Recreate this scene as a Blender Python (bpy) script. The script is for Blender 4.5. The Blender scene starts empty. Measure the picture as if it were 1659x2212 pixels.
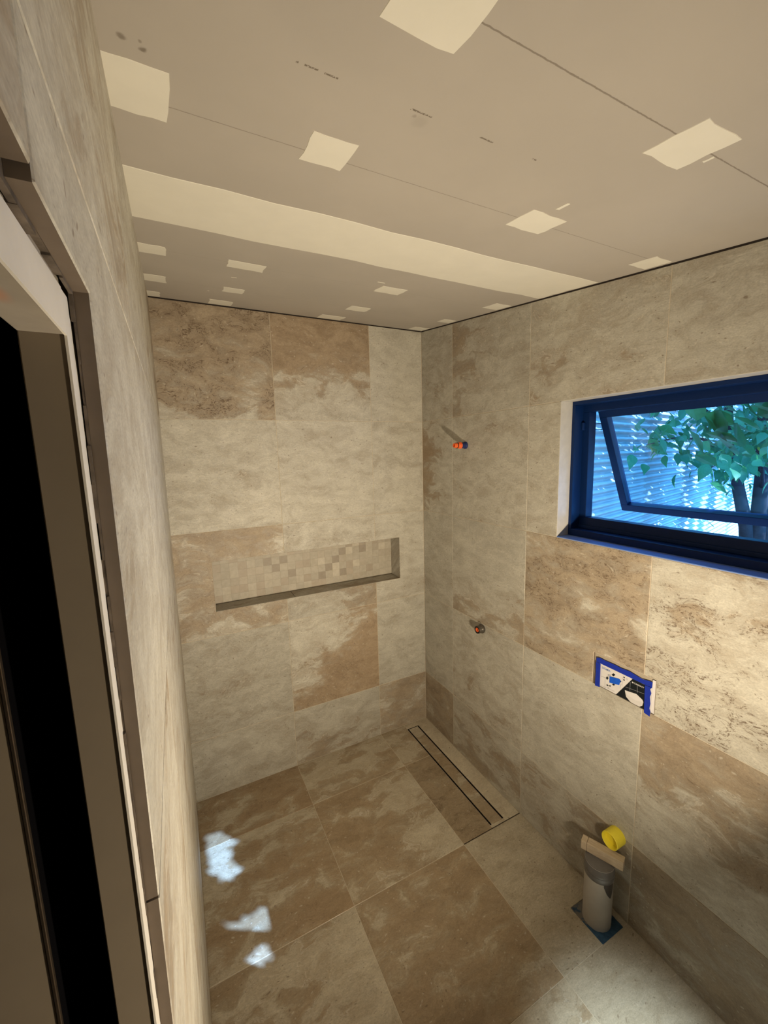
import bpy, bmesh, math, random
from mathutils import Vector, Matrix, Euler

scene = bpy.context.scene
C = scene.collection

# ------------------------------------------------------------------ camera
CAM = Vector((-1.51736, -2.38316, 1.9682))
c_r = Vector((0.8896859, -0.45579486, -0.02664661))
c_u = Vector((0.08812736, 0.11416902, 0.98954485))
c_f = Vector((0.44798724, 0.88273239, -0.14174257))
cd = bpy.data.cameras.new('camera')
cd.sensor_fit = 'VERTICAL'; cd.sensor_height = 36.0
cd.lens = 881.737 * 36.0 / 2212.0
cd.clip_start = 0.005; cd.clip_end = 200
cam = bpy.data.objects.new('camera', cd); C.objects.link(cam)
M = Matrix((c_r, c_u, -c_f)).transposed().to_4x4(); M.translation = CAM
cam.matrix_world = M
scene.camera = cam

# ------------------------------------------------------------------ world, sun, lamp, exposure
SUN_D = Vector((-1.5, 1.4, -1.78)).normalized()          # the way the sunlight travels
w = bpy.data.worlds.new('sky'); scene.world = w; w.use_nodes = True
bg = w.node_tree.nodes['Background']
bg.inputs['Color'].default_value = (0.085, 0.40, 1.0, 1); bg.inputs['Strength'].default_value = 6.5
sd = bpy.data.lights.new('sun', 'SUN'); sd.energy = 15; sd.angle = math.radians(0.40); sd.color = (0.40, 0.63, 1.0)
sun = bpy.data.objects.new('sun', sd); C.objects.link(sun)
sun.rotation_euler = (-SUN_D).to_track_quat('Z', 'Y').to_euler()
LAMP_P = Vector((-0.78, -2.36, 1.02)); LAMP_N = Vector((-0.01, 0.90, 0.42)).normalized()
ld = bpy.data.lights.new('work_lamp_light', 'AREA'); ld.shape = 'RECTANGLE'; ld.size = 0.11; ld.size_y = 0.08
ld.spread = math.radians(147); ld.energy = 27.5; ld.color = (1.0, 0.83, 0.59)
lo = bpy.data.objects.new('work_lamp_light', ld); C.objects.link(lo)
lo.location = LAMP_P; lo.rotation_euler = (-LAMP_N).to_track_quat('Z', 'Y').to_euler()
fd_ = bpy.data.lights.new('floor_pool_spot', 'SPOT'); fd_.energy = 115; fd_.color = (0.82, 0.95, 0.97); fd_.spot_size = math.radians(36); fd_.spot_blend = 1.0; fd_.shadow_soft_size = 0.05
fo_ = bpy.data.objects.new('floor_pool_spot', fd_); C.objects.link(fo_)  # added cool spot for the pool on the floor, no such lamp seen
fo_.location = (-0.72, -2.42, 1.05); fo_.rotation_euler = (fo_.location - Vector((-0.43, -1.93, 0.0))).to_track_quat('Z', 'Y').to_euler()
cy = scene.cycles
cy.max_bounces = 5; cy.diffuse_bounces = 3; cy.glossy_bounces = 2; cy.transmission_bounces = 4; cy.transparent_max_bounces = 8; cy.caustics_reflective = False; cy.caustics_refractive = False
vs = scene.view_settings
vs.view_transform = 'Standard'; vs.look = 'None'; vs.exposure = 0.0; vs.gamma = 1.0; vs.use_curve_mapping = False

# ------------------------------------------------------------------ sizes of the room
T = 0.6
ROW = 0.3715                      # first grout line above the floor
CB = 0.380                        # first grout column of the end wall, from the corner
CR = 0.337                        # first grout column of the window wall, from the corner
W = 1.5725                        # room width
YN = -2.95                        # wall behind the camera
H0, HG = 2.7538, 0.12382          # raked ceiling: z = H0 + HG * y
LEAN = 0.0054                     # door wall leans in by this much per metre
def ceil_z(y): return H0 + HG * y

# ------------------------------------------------------------------ helpers
def new_obj(name, me, mat=None, parent=None, loc=None):
    o = bpy.data.objects.new(name, me); C.objects.link(o)
    if mat is not None and me is not None and len(me.materials) == 0: me.materials.append(mat)
    if parent is not None: o.parent = parent
    if loc is not None: o.location = loc
    return o
def tag(o, label=None, cat=None, group=None, kind=None):
    if label: o['label'] = label
    if cat: o['category'] = cat
    if group: o['group'] = group
    if kind: o['kind'] = kind
    return o
def empty(name, loc, label, cat, group=None):
    o = new_obj(name, None, loc=loc); o.empty_display_size = 0.05
    return tag(o, label, cat, group)
def finish(bm, name, smooth=False):
    bmesh.ops.recalc_face_normals(bm, faces=bm.faces[:])
    me = bpy.data.meshes.new(name); bm.to_mesh(me); bm.free()
    if smooth:
        for p in me.polygons: p.use_smooth = True
    return me
def add_box(bm, lo_, hi_, bevel=0.0, mtx=None):
    r = bmesh.ops.create_cube(bm, size=1.0)
    vs_ = r['verts']
    for v in vs_:
        v.co = Vector([lo_[i] + (v.co[i] + 0.5) * (hi_[i] - lo_[i]) for i in range(3)])
    if bevel > 0:
        es = list({e for v in vs_ for e in v.link_edges})
        rr = bmesh.ops.bevel(bm, geom=es, offset=bevel, segments=2, profile=0.5, affect='EDGES', clamp_overlap=True)
        vs_ = list({v for f in rr['faces'] for v in f.verts} | {v for v in vs_ if v.is_valid})
    if mtx is not None:
        for v in vs_: v.co = mtx @ v.co
    return vs_
def box(name, lo_, hi_, mat, parent=None, bevel=0.0):
    """one box as an object with its origin in its middle"""
    c = [(a + b) / 2 for a, b in zip(lo_, hi_)]
    if parent is not None: c = [c[i] for i in range(3)]
    bm = bmesh.new()
    add_box(bm, [lo_[i] - c[i] for i in range(3)], [hi_[i] - c[i] for i in range(3)], bevel)
    pl = parent.location if parent is not None else Vector((0, 0, 0))
    return new_obj(name, finish(bm, name), mat, parent, Vector(c) - pl)
def boxes(name, lst, mat, parent=None):
    bm = bmesh.new()
    for a, b in lst: add_box(bm, a, b)
    return new_obj(name, finish(bm, name), mat, parent)
def lathe(bm, prof, n=32, mtx=None):
    """prof: (radius, height) pairs, turned about local z; zero radius closes"""
    rings = []
    for r, h in prof:
        if r < 1e-6: rings.append([bm.verts.new((0, 0, h))])
        else: rings.append([bm.verts.new((r * math.cos(2 * math.pi * k / n), r * math.sin(2 * math.pi * k / n), h)) for k in range(n)])
    for a, b in zip(rings, rings[1:]):
        for k in range(n):
            k2 = (k + 1) % n
            if len(a) == 1 and len(b) == 1: continue
            if len(a) == 1: bm.faces.new((a[0], b[k], b[k2]))
            elif len(b) == 1: bm.faces.new((a[k], a[k2], b[0]))
            else: bm.faces.new((a[k], a[k2], b[k2], b[k]))
    if mtx is not None:
        for rg in rings:
            for v in rg: v.co = mtx @ v.co
def turned(name, prof, mat, parent, mtx=None, n=32, loc=None):
    bm = bmesh.new(); lathe(bm, prof, n, mtx)
    me = finish(bm, name, True)
    o = new_obj(name, me, mat, parent, loc)
    m = o.modifiers.new('edges', 'EDGE_SPLIT'); m.split_angle = math.radians(38)
    return o
def tube(bm, pts, rads, n=8):
    rings = []
    for i, p in enumerate(pts):
        p = Vector(p)
        d = (Vector(pts[min(i + 1, len(pts) - 1)]) - Vector(pts[max(i - 1, 0)])).normalized()
        a = d.cross(Vector((0.3, 0.9, 0.2))).normalized(); b = d.cross(a)
        rings.append([bm.verts.new(p + (a * math.cos(2 * math.pi * k / n) + b * math.sin(2 * math.pi * k / n)) * rads[i]) for k in range(n)])
    for a, b in zip(rings, rings[1:]):
        for k in range(n): bm.faces.new((a[k], a[(k + 1) % n], b[(k + 1) % n], b[k]))
    bm.faces.new(rings[0][::-1]); bm.faces.new(rings[-1])
def flat(name, pts, x, th, mat, parent):
    """a thin flat piece on the window wall: pts are (distance from the corner, height), front face at x"""
    bm = bmesh.new()
    f = [bm.verts.new((x, -s, z)) for s, z in pts]; b = [bm.verts.new((x + th, -s, z)) for s, z in pts]
    bm.faces.new(f); bm.faces.new(b[::-1])
    for i in range(len(f)):
        j = (i + 1) % len(f); bm.faces.new((f[j], f[i], b[i], b[j]))
    pl = parent.location if parent is not None else Vector((0, 0, 0))
    for v in bm.verts: v.co -= pl
    return new_obj(name, finish(bm, name), mat, parent)

# ------------------------------------------------------------------ materials
class NT:
    def __init__(s, name):
        s.m = bpy.data.materials.new(name); s.m.use_nodes = True
        s.t = s.m.node_tree; s.n = s.t.nodes; s.l = s.t.links
        s.b = s.n['Principled BSDF']; s.out = s.n['Material Output']
    def node(s, typ, **kw):
        x = s.n.new(typ)
        for k, v in kw.items(): setattr(x, k, v)
        return x
    def link(s, a, b): s.l.new(a, b)
    def put(s, sock, v):
        if isinstance(v, bpy.types.NodeSocket): s.l.new(v, sock)
        else: sock.default_value = v
    def math(s, op, a, b=0.0, c=0.0, clamp=False):
        x = s.node('ShaderNodeMath', operation=op); x.use_clamp = clamp
        s.put(x.inputs[0], a); s.put(x.inputs[1], b)
        if op in ('MULTIPLY_ADD', 'WRAP', 'COMPARE', 'SMOOTH_MIN'): s.put(x.inputs[2], c)
        return x.outputs[0]
    def vmath(s, op, a, b=(0, 0, 0)):
        x = s.node('ShaderNodeVectorMath', operation=op)
        s.put(x.inputs[0], a); s.put(x.inputs[1], b)
        return x.outputs[0]
    def mix(s, f, a, b, mode='MIX'):
        x = s.node('ShaderNodeMix', data_type='RGBA', blend_type=mode)
        s.put(x.inputs[0], f); s.put(x.inputs[6], a); s.put(x.inputs[7], b)
        return x.outputs[2]
    def noise(s, v, scale, detail=4, rough=0.55, dist=0.0):
        x = s.node('ShaderNodeTexNoise'); s.put(x.inputs['Vector'], v)
        x.inputs['Scale'].default_value = scale; x.inputs['Detail'].default_value = detail
        x.inputs['Roughness'].default_value = rough; x.inputs['Distortion'].default_value = dist
        return x
    def ramp(s, v, a, b, lo_=0.0, hi_=1.0, smooth=True):
        x = s.node('ShaderNodeMapRange'); x.interpolation_type = 'SMOOTHSTEP' if smooth else 'LINEAR'
        s.put(x.inputs[0], v); s.put(x.inputs[1], a); s.put(x.inputs[2], b); s.put(x.inputs[3], lo_); s.put(x.inputs[4], hi_)
        return x.outputs[0]
    def prop(s, name):
        x = s.node('ShaderNodeAttribute', attribute_type='OBJECT', attribute_name=name)
        return x.outputs['Fac']
    def bump(s, h, strength=0.2, dist=0.001):
        x = s.node('ShaderNodeBump'); x.inputs['Strength'].default_value = strength; x.inputs['Distance'].default_value = dist
        s.link(h, x.inputs['Height']); s.link(x.outputs[0], s.b.inputs['Normal'])
def rgb(r, g, b): return (r, g, b, 1.0)

def stone(name, rough, L1, L2, B1, B2):
    s = NT(name)
    uv = s.node('ShaderNodeUVMap').outputs[0]
    sep = s.node('ShaderNodeSeparateXYZ'); s.link(uv, sep.inputs[0])
    rnd = s.node('ShaderNodeObjectInfo').outputs['Random']
    off = s.node('ShaderNodeCombineXYZ')
    s.put(off.inputs[0], s.math('MULTIPLY', rnd, 37.0)); s.put(off.inputs[1], s.math('MULTIPLY', rnd, 91.0)); s.put(off.inputs[2], s.math('MULTIPLY', rnd, 13.0))
    P = s.vmath('ADD', s.vmath('MULTIPLY', uv, (0.6, 0.6, 0.6)), off.outputs[0])
    wn = s.noise(P, 6.0, 2).outputs['Color']
    Pw = s.vmath('ADD', P, s.vmath('MULTIPLY', s.vmath('SUBTRACT', wn, (0.5, 0.5, 0.5)), (0.20, 0.13, 0.1)))
    Ps = s.vmath('MULTIPLY', Pw, (1.0, 1.9, 1.0))
    n1 = s.noise(Ps, 4.2, 6, 0.64).outputs['Fac']
    val = s.math('ADD', s.math('MULTIPLY', s.math('SUBTRACT', n1, 0.5), 3.4), s.prop('bias'))
    val = s.math('ADD', val, s.math('MULTIPLY', s.math('SUBTRACT', sep.outputs[0], 0.5), s.prop('grad_u')))
    val = s.math('ADD', val, s.math('MULTIPLY', s.math('SUBTRACT', sep.outputs[1], 0.5), s.prop('grad_v')))
    n2 = s.noise(Ps, 11.0, 5, 0.66).outputs['Fac']
    mot = s.ramp(n2, 0.32, 0.68, -0.48, 0.48)
    m = s.math('ADD', s.math('MULTIPLY', s.ramp(val, -0.13, 0.13), 0.40), s.math('MULTIPLY', s.ramp(s.math('ADD', val, mot), -0.85, 0.85), 0.60))
    light = s.mix(s.ramp(n2, 0.34, 0.66), L1, L2)
    brown = s.mix(s.ramp(n2, 0.36, 0.62), B1, B2)
    col = s.mix(m, light, brown)
    col = s.mix(s.math('MULTIPLY', s.prop('warm'), s.ramp(val, -0.1, 0.5)), col, rgb(0.37, 0.255, 0.150))
    # pale veins where the two colours meet
    edge = s.ramp(s.math('ABSOLUTE', s.math('ADD', val, 0.10)), 0.0, 0.07, 1.0, 0.0)
    col = s.mix(s.math('MULTIPLY', s.math('MULTIPLY', edge, s.ramp(n2, 0.46, 0.60)), 0.6), col, rgb(0.66, 0.62, 0.54))
    # streaky grain
    g = s.noise(s.vmath('MULTIPLY', s.vmath('ADD', P, s.vmath('MULTIPLY', Pw, (0.35, 0.35, 0.0))), (1.0, 2.4, 1.0)), 48.0, 4, 0.72).outputs['Fac']
    gm = s.math('MULTIPLY', s.ramp(g, 0.28, 0.72, 0.87, 1.11, False), s.ramp(n1, 0.30, 0.70, 1.10, 0.90, False))
    # dark crackle lines
    n3 = s.noise(s.vmath('MULTIPLY', Pw, (1.0, 1.35, 1.0)), 19.0, 5, 0.70, 0.5).outputs['Fac']
    ln = s.ramp(s.math('ABSOLUTE', s.math('SUBTRACT', n3, 0.5)), 0.0, 0.048, 1.0, 0.0)
    hf = s.noise(s.vmath('MULTIPLY', P, (1.0, 1.7, 1.0)), 170.0, 2, 0.6).outputs['Fac']
    ck = s.math('MULTIPLY', s.math('MULTIPLY', s.math('MULTIPLY', ln, s.ramp(n1, 0.44, 0.58)), s.ramp(g, 0.44, 0.58)), s.prop('crackle'), 0.0, True)
    # pits and pale flecks
    v1 = s.node('ShaderNodeTexVoronoi'); s.link(s.vmath('MULTIPLY', Pw, (1.0, 1.5, 1.0)), v1.inputs['Vector']); v1.inputs['Scale'].default_value = 55.0
    vs_ = s.node('ShaderNodeSeparateColor'); s.link(v1.outputs['Color'], vs_.inputs[0])
    pit = s.math('MULTIPLY', s.ramp(v1.outputs['Distance'], 0.10, 0.26, 1.0, 0.0), s.ramp(vs_.outputs[0], 0.78, 0.84))
    flk = s.math('MULTIPLY', s.ramp(v1.outputs['Distance'], 0.12, 0.32, 1.0, 0.0), s.ramp(vs_.outputs[1], 0.80, 0.88))
    gm = s.math('MULTIPLY', gm, s.ramp(hf, 0.30, 0.70, 0.88, 1.10, False))
    spk = s.math('MULTIPLY', s.ramp(hf, 0.66, 0.74), s.ramp(g, 0.50, 0.62))
    dsp = s.math('MULTIPLY', s.ramp(hf, 0.36, 0.29), s.ramp(g, 0.50, 0.40))
    col = s.mix(1.0, col, s.math('MULTIPLY', gm, s.prop('tone')), 'MULTIPLY')
    col = s.mix(s.math('MULTIPLY', spk, 0.5), col, rgb(0.68, 0.63, 0.54))
    col = s.mix(s.math('MULTIPLY', dsp, 0.55), col, rgb(0.20, 0.145, 0.10))
    col = s.mix(s.math('MULTIPLY', flk, 0.5), col, rgb(0.68, 0.63, 0.54))
    col = s.mix(s.math('MULTIPLY', pit, 0.65), col, rgb(0.17, 0.12, 0.08))
    col = s.mix(s.math('MULTIPLY', ck, 0.9), col, rgb(0.125, 0.08, 0.05))
    s.link(col, s.b.inputs['Base Color'])
    s.put(s.b.inputs['Roughness'], s.ramp(n2, 0.3, 0.7, rough - 0.05, rough + 0.09))
    s.b.inputs['Specular IOR Level'].default_value = 0.4
    s.bump(s.noise(s.vmath('MULTIPLY', uv, (0.6, 1.4, 0.6)), 70.0, 2, 0.6).outputs['Fac'], 0.3, 0.0006)
    return s.m
STONE_W = stone('travertine_wall', 0.50, rgb(0.560, 0.538, 0.470), rgb(0.473, 0.449, 0.388), rgb(0.300, 0.236, 0.168), rgb(0.420, 0.345, 0.255))
STONE_F = stone('travertine_floor', 0.30, rgb(0.550, 0.495, 0.390), rgb(0.465, 0.412, 0.315), rgb(0.315, 0.240, 0.152), rgb(0.430, 0.340, 0.232))

def plain(name, col, rough=0.5, var=0.08, scale=30.0, metal=0.0, spec=0.4, bump=0.0):
    s = NT(name)
    p = s.node('ShaderNodeTexCoord').outputs['Object']
    n = s.noise(p, scale, 5, 0.6).outputs['Fac']
    c = s.mix(1.0, col, s.ramp(n, 0.25, 0.75, 1.0 - var, 1.0 + var, False), 'MULTIPLY')
    s.link(c, s.b.inputs['Base Color'])
    s.b.inputs['Roughness'].default_value = rough; s.b.inputs['Metallic'].default_value = metal
    s.b.inputs['Specular IOR Level'].default_value = spec
    if bump: s.bump(n, bump, 0.0005)
    return s.m
GROUT = plain('cream_grout', rgb(0.60, 0.53, 0.42), 0.85, 0.12, 60)
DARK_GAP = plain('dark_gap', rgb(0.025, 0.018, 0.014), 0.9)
PLASTER = plain('white_plaster', rgb(0.62, 0.60, 0.56), 0.85)
COMPOUND = plain('joint_compound', rgb(0.75, 0.73, 0.655), 0.9, 0.035, 9)
MOSAIC = None
FRAME = plain('dark_window_aluminium', rgb(0.003, 0.019, 0.090), 0.42, 0.05, 50, 0.0, 0.2, 0.0)
REVEAL = plain('pale_reveal_tile', rgb(0.56, 0.54, 0.50), 0.45, 0.10, 22)
JAMB = plain('primed_jamb', rgb(0.25, 0.205, 0.150), 0.7, 0.08, 12)
JAMB_EDGE = plain('white_primed_edge', rgb(0.80, 0.76, 0.69), 0.7, 0.06, 18)
ADHESIVE = plain('tile_adhesive', rgb(0.13, 0.105, 0.085), 0.95, 0.5, 70, 0, 0.2, 0.6)
TILE_EDGE = plain('cut_tile_edge', rgb(0.150, 0.116, 0.088), 0.75, 0.10, 40)
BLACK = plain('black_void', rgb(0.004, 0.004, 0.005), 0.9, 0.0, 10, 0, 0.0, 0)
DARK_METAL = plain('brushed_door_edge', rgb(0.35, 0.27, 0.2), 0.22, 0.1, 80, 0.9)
HALL = plain('hall_darkness', rgb(0.02, 0.02, 0.022), 0.9)  # near black stands for the hall being unlit

s = NT('mosaic_chip')
rnd = s.node('ShaderNodeObjectInfo').outputs['Random']
p = s.vmath('ADD', s.node('ShaderNodeTexCoord').outputs['Object'], s.vmath('MULTIPLY', s.node('ShaderNodeObjectInfo').outputs['Location'], (3.0, 3.0, 3.0)))
n = s.noise(p, 40, 5, 0.6).outputs['Fac']
tn = s.prop('tone')
c = s.mix(s.ramp(n, 0.3, 0.7), rgb(0.50, 0.460, 0.385), rgb(0.44, 0.400, 0.325))
c = s.mix(s.prop('warm'), c, rgb(0.36, 0.27, 0.20))
c = s.mix(1.0, c, tn, 'MULTIPLY'); s.link(c, s.b.inputs['Base Color']); s.b.inputs['Roughness'].default_value = 0.5
MOSAIC = s.m

# plasterboard ceiling with its printed lines, dashes and smudges
s = NT('plasterboard_ceiling')
p = s.node('ShaderNodeTexCoord').outputs['Object']
sp = s.node('ShaderNodeSeparateXYZ'); s.link(p, sp.inputs[0])
n = s.noise(p, 2.5, 4).outputs['Fac']; nf = s.noise(p, 220, 3).outputs['Fac']
c = s.mix(s.ramp(n, 0.3, 0.7), rgb(0.430, 0.398, 0.362), rgb(0.465, 0.430, 0.390))
wob = s.math('MULTIPLY', s.math('SUBTRACT', s.noise(p, 130, 3).outputs['Fac'], 0.5), 0.003)
def hline(y, wd): return s.ramp(s.math('ABSOLUTE', s.math('ADD', s.math('ADD', sp.outputs[1], -y), wob)), wd, wd * 1.8, 1.0, 0.0)
lines = s.math('MULTIPLY', hline(-1.518, 0.0008), 0.42)
lines = s.math('MAXIMUM', lines, s.math('MULTIPLY', hline(-1.901, 0.0010), 0.55))
lines = s.math('MAXIMUM', lines, s.math('MULTIPLY', hline(-0.735, 0.0006), 0.18))
lines = s.math('MAXIMUM', lines, s.math('MULTIPLY', hline(-0.342, 0.0006), 0.18))
seg = None
for a, b in ((-1.306, -1.302), (-1.293, -1.272), (-1.262, -1.240), (-1.110, -1.068), (-0.962, -0.930), (-0.829, -0.818)):
    k = s.math('MULTIPLY', s.math('GREATER_THAN', sp.outputs[0], a), s.math('LESS_THAN', sp.outputs[0], b))
    seg = k if seg is None else s.math('MAXIMUM', seg, k)
broken = s.ramp(s.noise(p, 300, 2).outputs['Fac'], 0.38, 0.5)
lines = s.math('MAXIMUM', lines, s.math('MULTIPLY', s.math('MULTIPLY', seg, broken), s.math('MULTIPLY', hline(-1.7205, 0.0013), 0.75)))
c = s.mix(lines, c, rgb(0.10, 0.075, 0.05))
smp = s.vmath('ADD', p, s.vmath('MULTIPLY', s.vmath('SUBTRACT', s.noise(p, 60, 3).outputs['Color'], (0.5, 0.5, 0.5)), (0.012, 0.012, 0.0)))
for (x, y, r_, a) in ((-1.53, -1.643, 0.008, 0.55), (-1.505, -1.632, 0.007, 0.6), (-1.507, -1.645, 0.004, 0.4), (-1.08, -1.70, 0.02, 0.10), (-1.096, -1.708, 0.006, 0.25)):
    dd = s.node('ShaderNodeVectorMath', operation='DISTANCE'); s.link(s.vmath('MULTIPLY', smp, (1, 1, 0)), dd.inputs[0]); dd.inputs[1].default_value = (x, y, 0)
    c = s.mix(s.ramp(dd.outputs['Value'], r_ * 0.3, r_, a, 0.0), c, rgb(0.09, 0.065, 0.04))
s.link(c, s.b.inputs['Base Color']); s.b.inputs['Roughness'].default_value = 0.9; s.b.inputs['Specular IOR Level'].default_value = 0.2
s.bump(nf, 0.12, 0.0004)
CEIL = s.m

# ------------------------------------------------------------------ tiling
def map_back(u, v, d): return Vector((u, d, v))
def map_right(u, v, d): return Vector((d, -u, v))
def map_left(u, v, d): return Vector((-W + LEAN * v - d, u, v))
def map_floor(u, v, d): return Vector((u, v, -d))
def inset(poly, g):
    n = len(poly); out = []
    for i in range(n):
        p0 = Vector(poly[i - 1]); p1 = Vector(poly[i]); p2 = Vector(poly[(i + 1) % n])
        d1 = (p1 - p0).normalized(); d2 = (p2 - p1).normalized()
        n1 = Vector((-d1.y, d1.x)); n2 = Vector((-d2.y, d2.x))
        k = 1.0 + n1.dot(n2)
        out.append(tuple(p1 + (n1 + n2) * (g / k)))
    return out
def rect(a, b, c, d): return [(a, b), (c, b), (c, d), (a, d)]
DEF = dict(bias=-0.55, grad_u=0.0, grad_v=0.0, crackle=0.15, tone=1.0, warm=0.0)
def tile(parent, mp, poly, origin, mat, th=0.008, gap=0.00125, ch=0.0010, name='tile', label=None, edge=None, **pr):
    front = inset(poly, gap + ch); side = inset(poly, gap)
    cu = sum(p[0] for p in side) / len(side); cv = sum(p[1] for p in side) / len(side)
    cen = mp(cu, cv, th / 2)
    bm = bmesh.new(); uvl = bm.loops.layers.uv.new('UVMap')
    uvs = {}
    def V(p, d):
        v = bm.verts.new(mp(p[0], p[1], d) - cen); uvs[v] = ((p[0] - origin[0]) / T, (p[1] - origin[1]) / T); return v
    a = [V(p, 0.0) for p in front]; b = [V(p, ch) for p in side]; c_ = [V(p, th) for p in side]
    bm.faces.new(a); bm.faces.new(c_[::-1]); bm.faces.ensure_lookup_table()
    k = len(a)
    for i in range(k):
        j = (i + 1) % k
        bm.faces.new((a[j], a[i], b[i], b[j])); bm.faces.new((b[j], b[i], c_[i], c_[j]))
    bm.faces.ensure_lookup_table()
    for f in bm.faces:
        for l in f.loops: l[uvl].uv = uvs[l.vert]
    if edge is not None:
        for f in list(bm.faces)[3::2]: f.material_index = 1
    o = new_obj(name, finish(bm, name), mat, parent, cen)
    if edge is not None: o.data.materials.append(edge)
    d = dict(DEF); d.update(pr)
    for kk, vv in d.items(): o[kk] = float(vv)
    if label: o['label'] = label
    return o

# ---- floor
floor = boxes('floor', [((-1.70, YN, -0.12), (0.12, 0.10, -0.066))], GROUT)
tag(floor, 'brown and beige stone tiled bathroom floor', 'floor', kind='structure')
# fill up to the joints everywhere except under the pipe cut-out and the drain slots
bm = bmesh.new()
for a, b in (((-W - 0.01, YN), (-0.190, 0.0)), ((-0.190, YN), (0.0, -1.539)), ((-0.190, -1.385), (0.0, -0.916)), ((-0.190, -1.539), (-0.158, -1.385)),
             ((-0.027, -1.539), (0.0, -1.385)), ((-0.190, -0.046), (0.0, 0.0)), ((-0.098, -0.916), (0.0, -0.046))):
    add_box(bm, (a[0], a[1], -0.07), (b[0], b[1], -0.0012))
new_obj('grout', finish(bm, 'grout'), GROUT, floor)
xa, xb, xc = -W, -(CB + T), -CB
ys = [0.0, -CR, -CR - T, -CR - 2 * T, -CR - 3 * T, -CR - 4 * T, YN]
fcol = {  # (column, row): stone character
    (0, 0): dict(bias=0.25, grad_u=0.5, crackle=0.6, warm=0.55, tone=0.92), (1, 0): dict(bias=-0.10, crackle=0.05, tone=1.0, warm=0.15),
    (0, 1): dict(bias=0.0, grad_v=-0.5, grad_u=0.4, crackle=0.05, warm=0.5, tone=0.97), (1, 1): dict(bias=0.05, grad_u=-0.7, grad_v=0.2, crackle=0.3, warm=0.3, tone=1.0),
    (0, 2): dict(bias=-0.15, grad_u=-0.5, crackle=0.2, warm=0.2, tone=1.0), (1, 2): dict(bias=0.30, grad_u=0.15, crackle=0.3, warm=0.3, tone=0.96), (2, 2): dict(bias=-0.8, grad_u=-0.5, crackle=0.05, tone=0.95),
    (0, 3): dict(bias=0.2, crackle=0.2), (1, 3): dict(bias=-0.25, crackle=0.1, tone=1.05), (2, 3): dict(bias=-0.75, crackle=0.05, tone=0.95)}
cols = [(xa, xb, xb - T), (xb, xc, xb), (xc, 0.0, xc)]
for r in range(6):
    for k, (x0, x1, ox) in enumerate(cols):
        if k == 2 and r < 2: continue
        y1, y0 = ys[r], ys[r + 1]
        oy = y1 - T if r else -CR
        pr = fcol.get((k, r), dict(bias=-0.2 + 0.3 * ((k + r) % 2), crackle=0.15))
        if k == 2 and r == 2:   # notched round the waste pipe
            poly = [(x0, y0), (-0.157, y0), (-0.157, -1.388), (-0.028, -1.388), (-0.028, y0), (0.0, y0), (0.0, y1), (x0, y1)]
        else: poly = rect(x0, y0, x1, y1)
        tile(floor, map_floor, poly, (ox, oy), STONE_F, **pr)
yd = -CR - T
tile(floor, map_floor, rect(xc, -CR, -0.190, 0.0), (xc, -CR), STONE_F, bias=0.15, crackle=0.1, tone=0.96)
tile(floor, map_floor, rect(xc, yd + 0.003, -0.190, -CR), (xc, yd), STONE_F, bias=0.65, crackle=0.8, tone=0.85)
tile(floor, map_floor, rect(-0.098, yd + 0.003, 0.0, 0.0), (xc, yd), STONE_F, bias=-0.9, crackle=0.02, tone=1.12)
tile(floor, map_floor, rect(-0.190, -0.046, -0.098, 0.0), (xc, -CR), STONE_F, bias=-0.3, crackle=0.05, tone=1.0)
tile(floor, map_floor, rect(-0.190, yd + 0.003, -0.098, -0.916), (xc, yd), STONE_F, bias=-0.2, crackle=0.1, tone=0.98)
box('open_joint', (xc, yd - 0.0008, -0.0035), (0.0, yd + 0.004, -0.0007), plain('open_joint_brown', rgb(0.06, 0.045, 0.03), 0.9, 0.4, 80), floor)  # darker brown strip along this joint
# blue waterproofing left round the pipe
s = NT('worn_blue_membrane')
p = s.node('ShaderNodeTexCoord').outputs['Object']
n = s.noise(p, 22, 6, 0.65).outputs['Fac']
spx = s.node('ShaderNodeSeparateXYZ'); s.link(p, spx.inputs[0])
bare = s.ramp(s.math('ADD', n, s.math('MULTIPLY', spx.outputs[1], 2.0)), 0.52, 0.60)
c = s.mix(s.ramp(s.noise(p, 60, 4).outputs['Fac'], 0.35, 0.7), rgb(0.020, 0.065, 0.135), rgb(0.038, 0.105, 0.190))
c = s.mix(s.math('MULTIPLY', bare, 0.7), c, rgb(0.25, 0.21, 0.16)); s.link(c, s.b.inputs['Base Color'])
s.b.inputs['Roughness'].default_value = 0.6; s.bump(n, 0.5, 0.003)
MEMB = s.m
bm = bmesh.new()
nx, ny = 10, 10
random.seed(4)
grid = [[bm.verts.new((-0.158 + 0.131 * i / nx, -1.539 + 0.153 * j / ny, -0.004 + 0.003 * random.random())) for j in range(ny + 1)] for i in range(nx + 1)]
for i in range(nx):
    for j in range(ny): bm.faces.new((grid[i][j], grid[i + 1][j], grid[i + 1][j + 1], grid[i][j + 1]))
cc = Vector((-0.0925, -1.4625, 0))
for v in bm.verts: v.co -= cc
o = new_obj('waterproofing_membrane', finish(bm, 'waterproofing_membrane', True), MEMB, floor, cc)
o['label'] = 'worn blue waterproofing membrane in the square cut-out'

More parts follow.
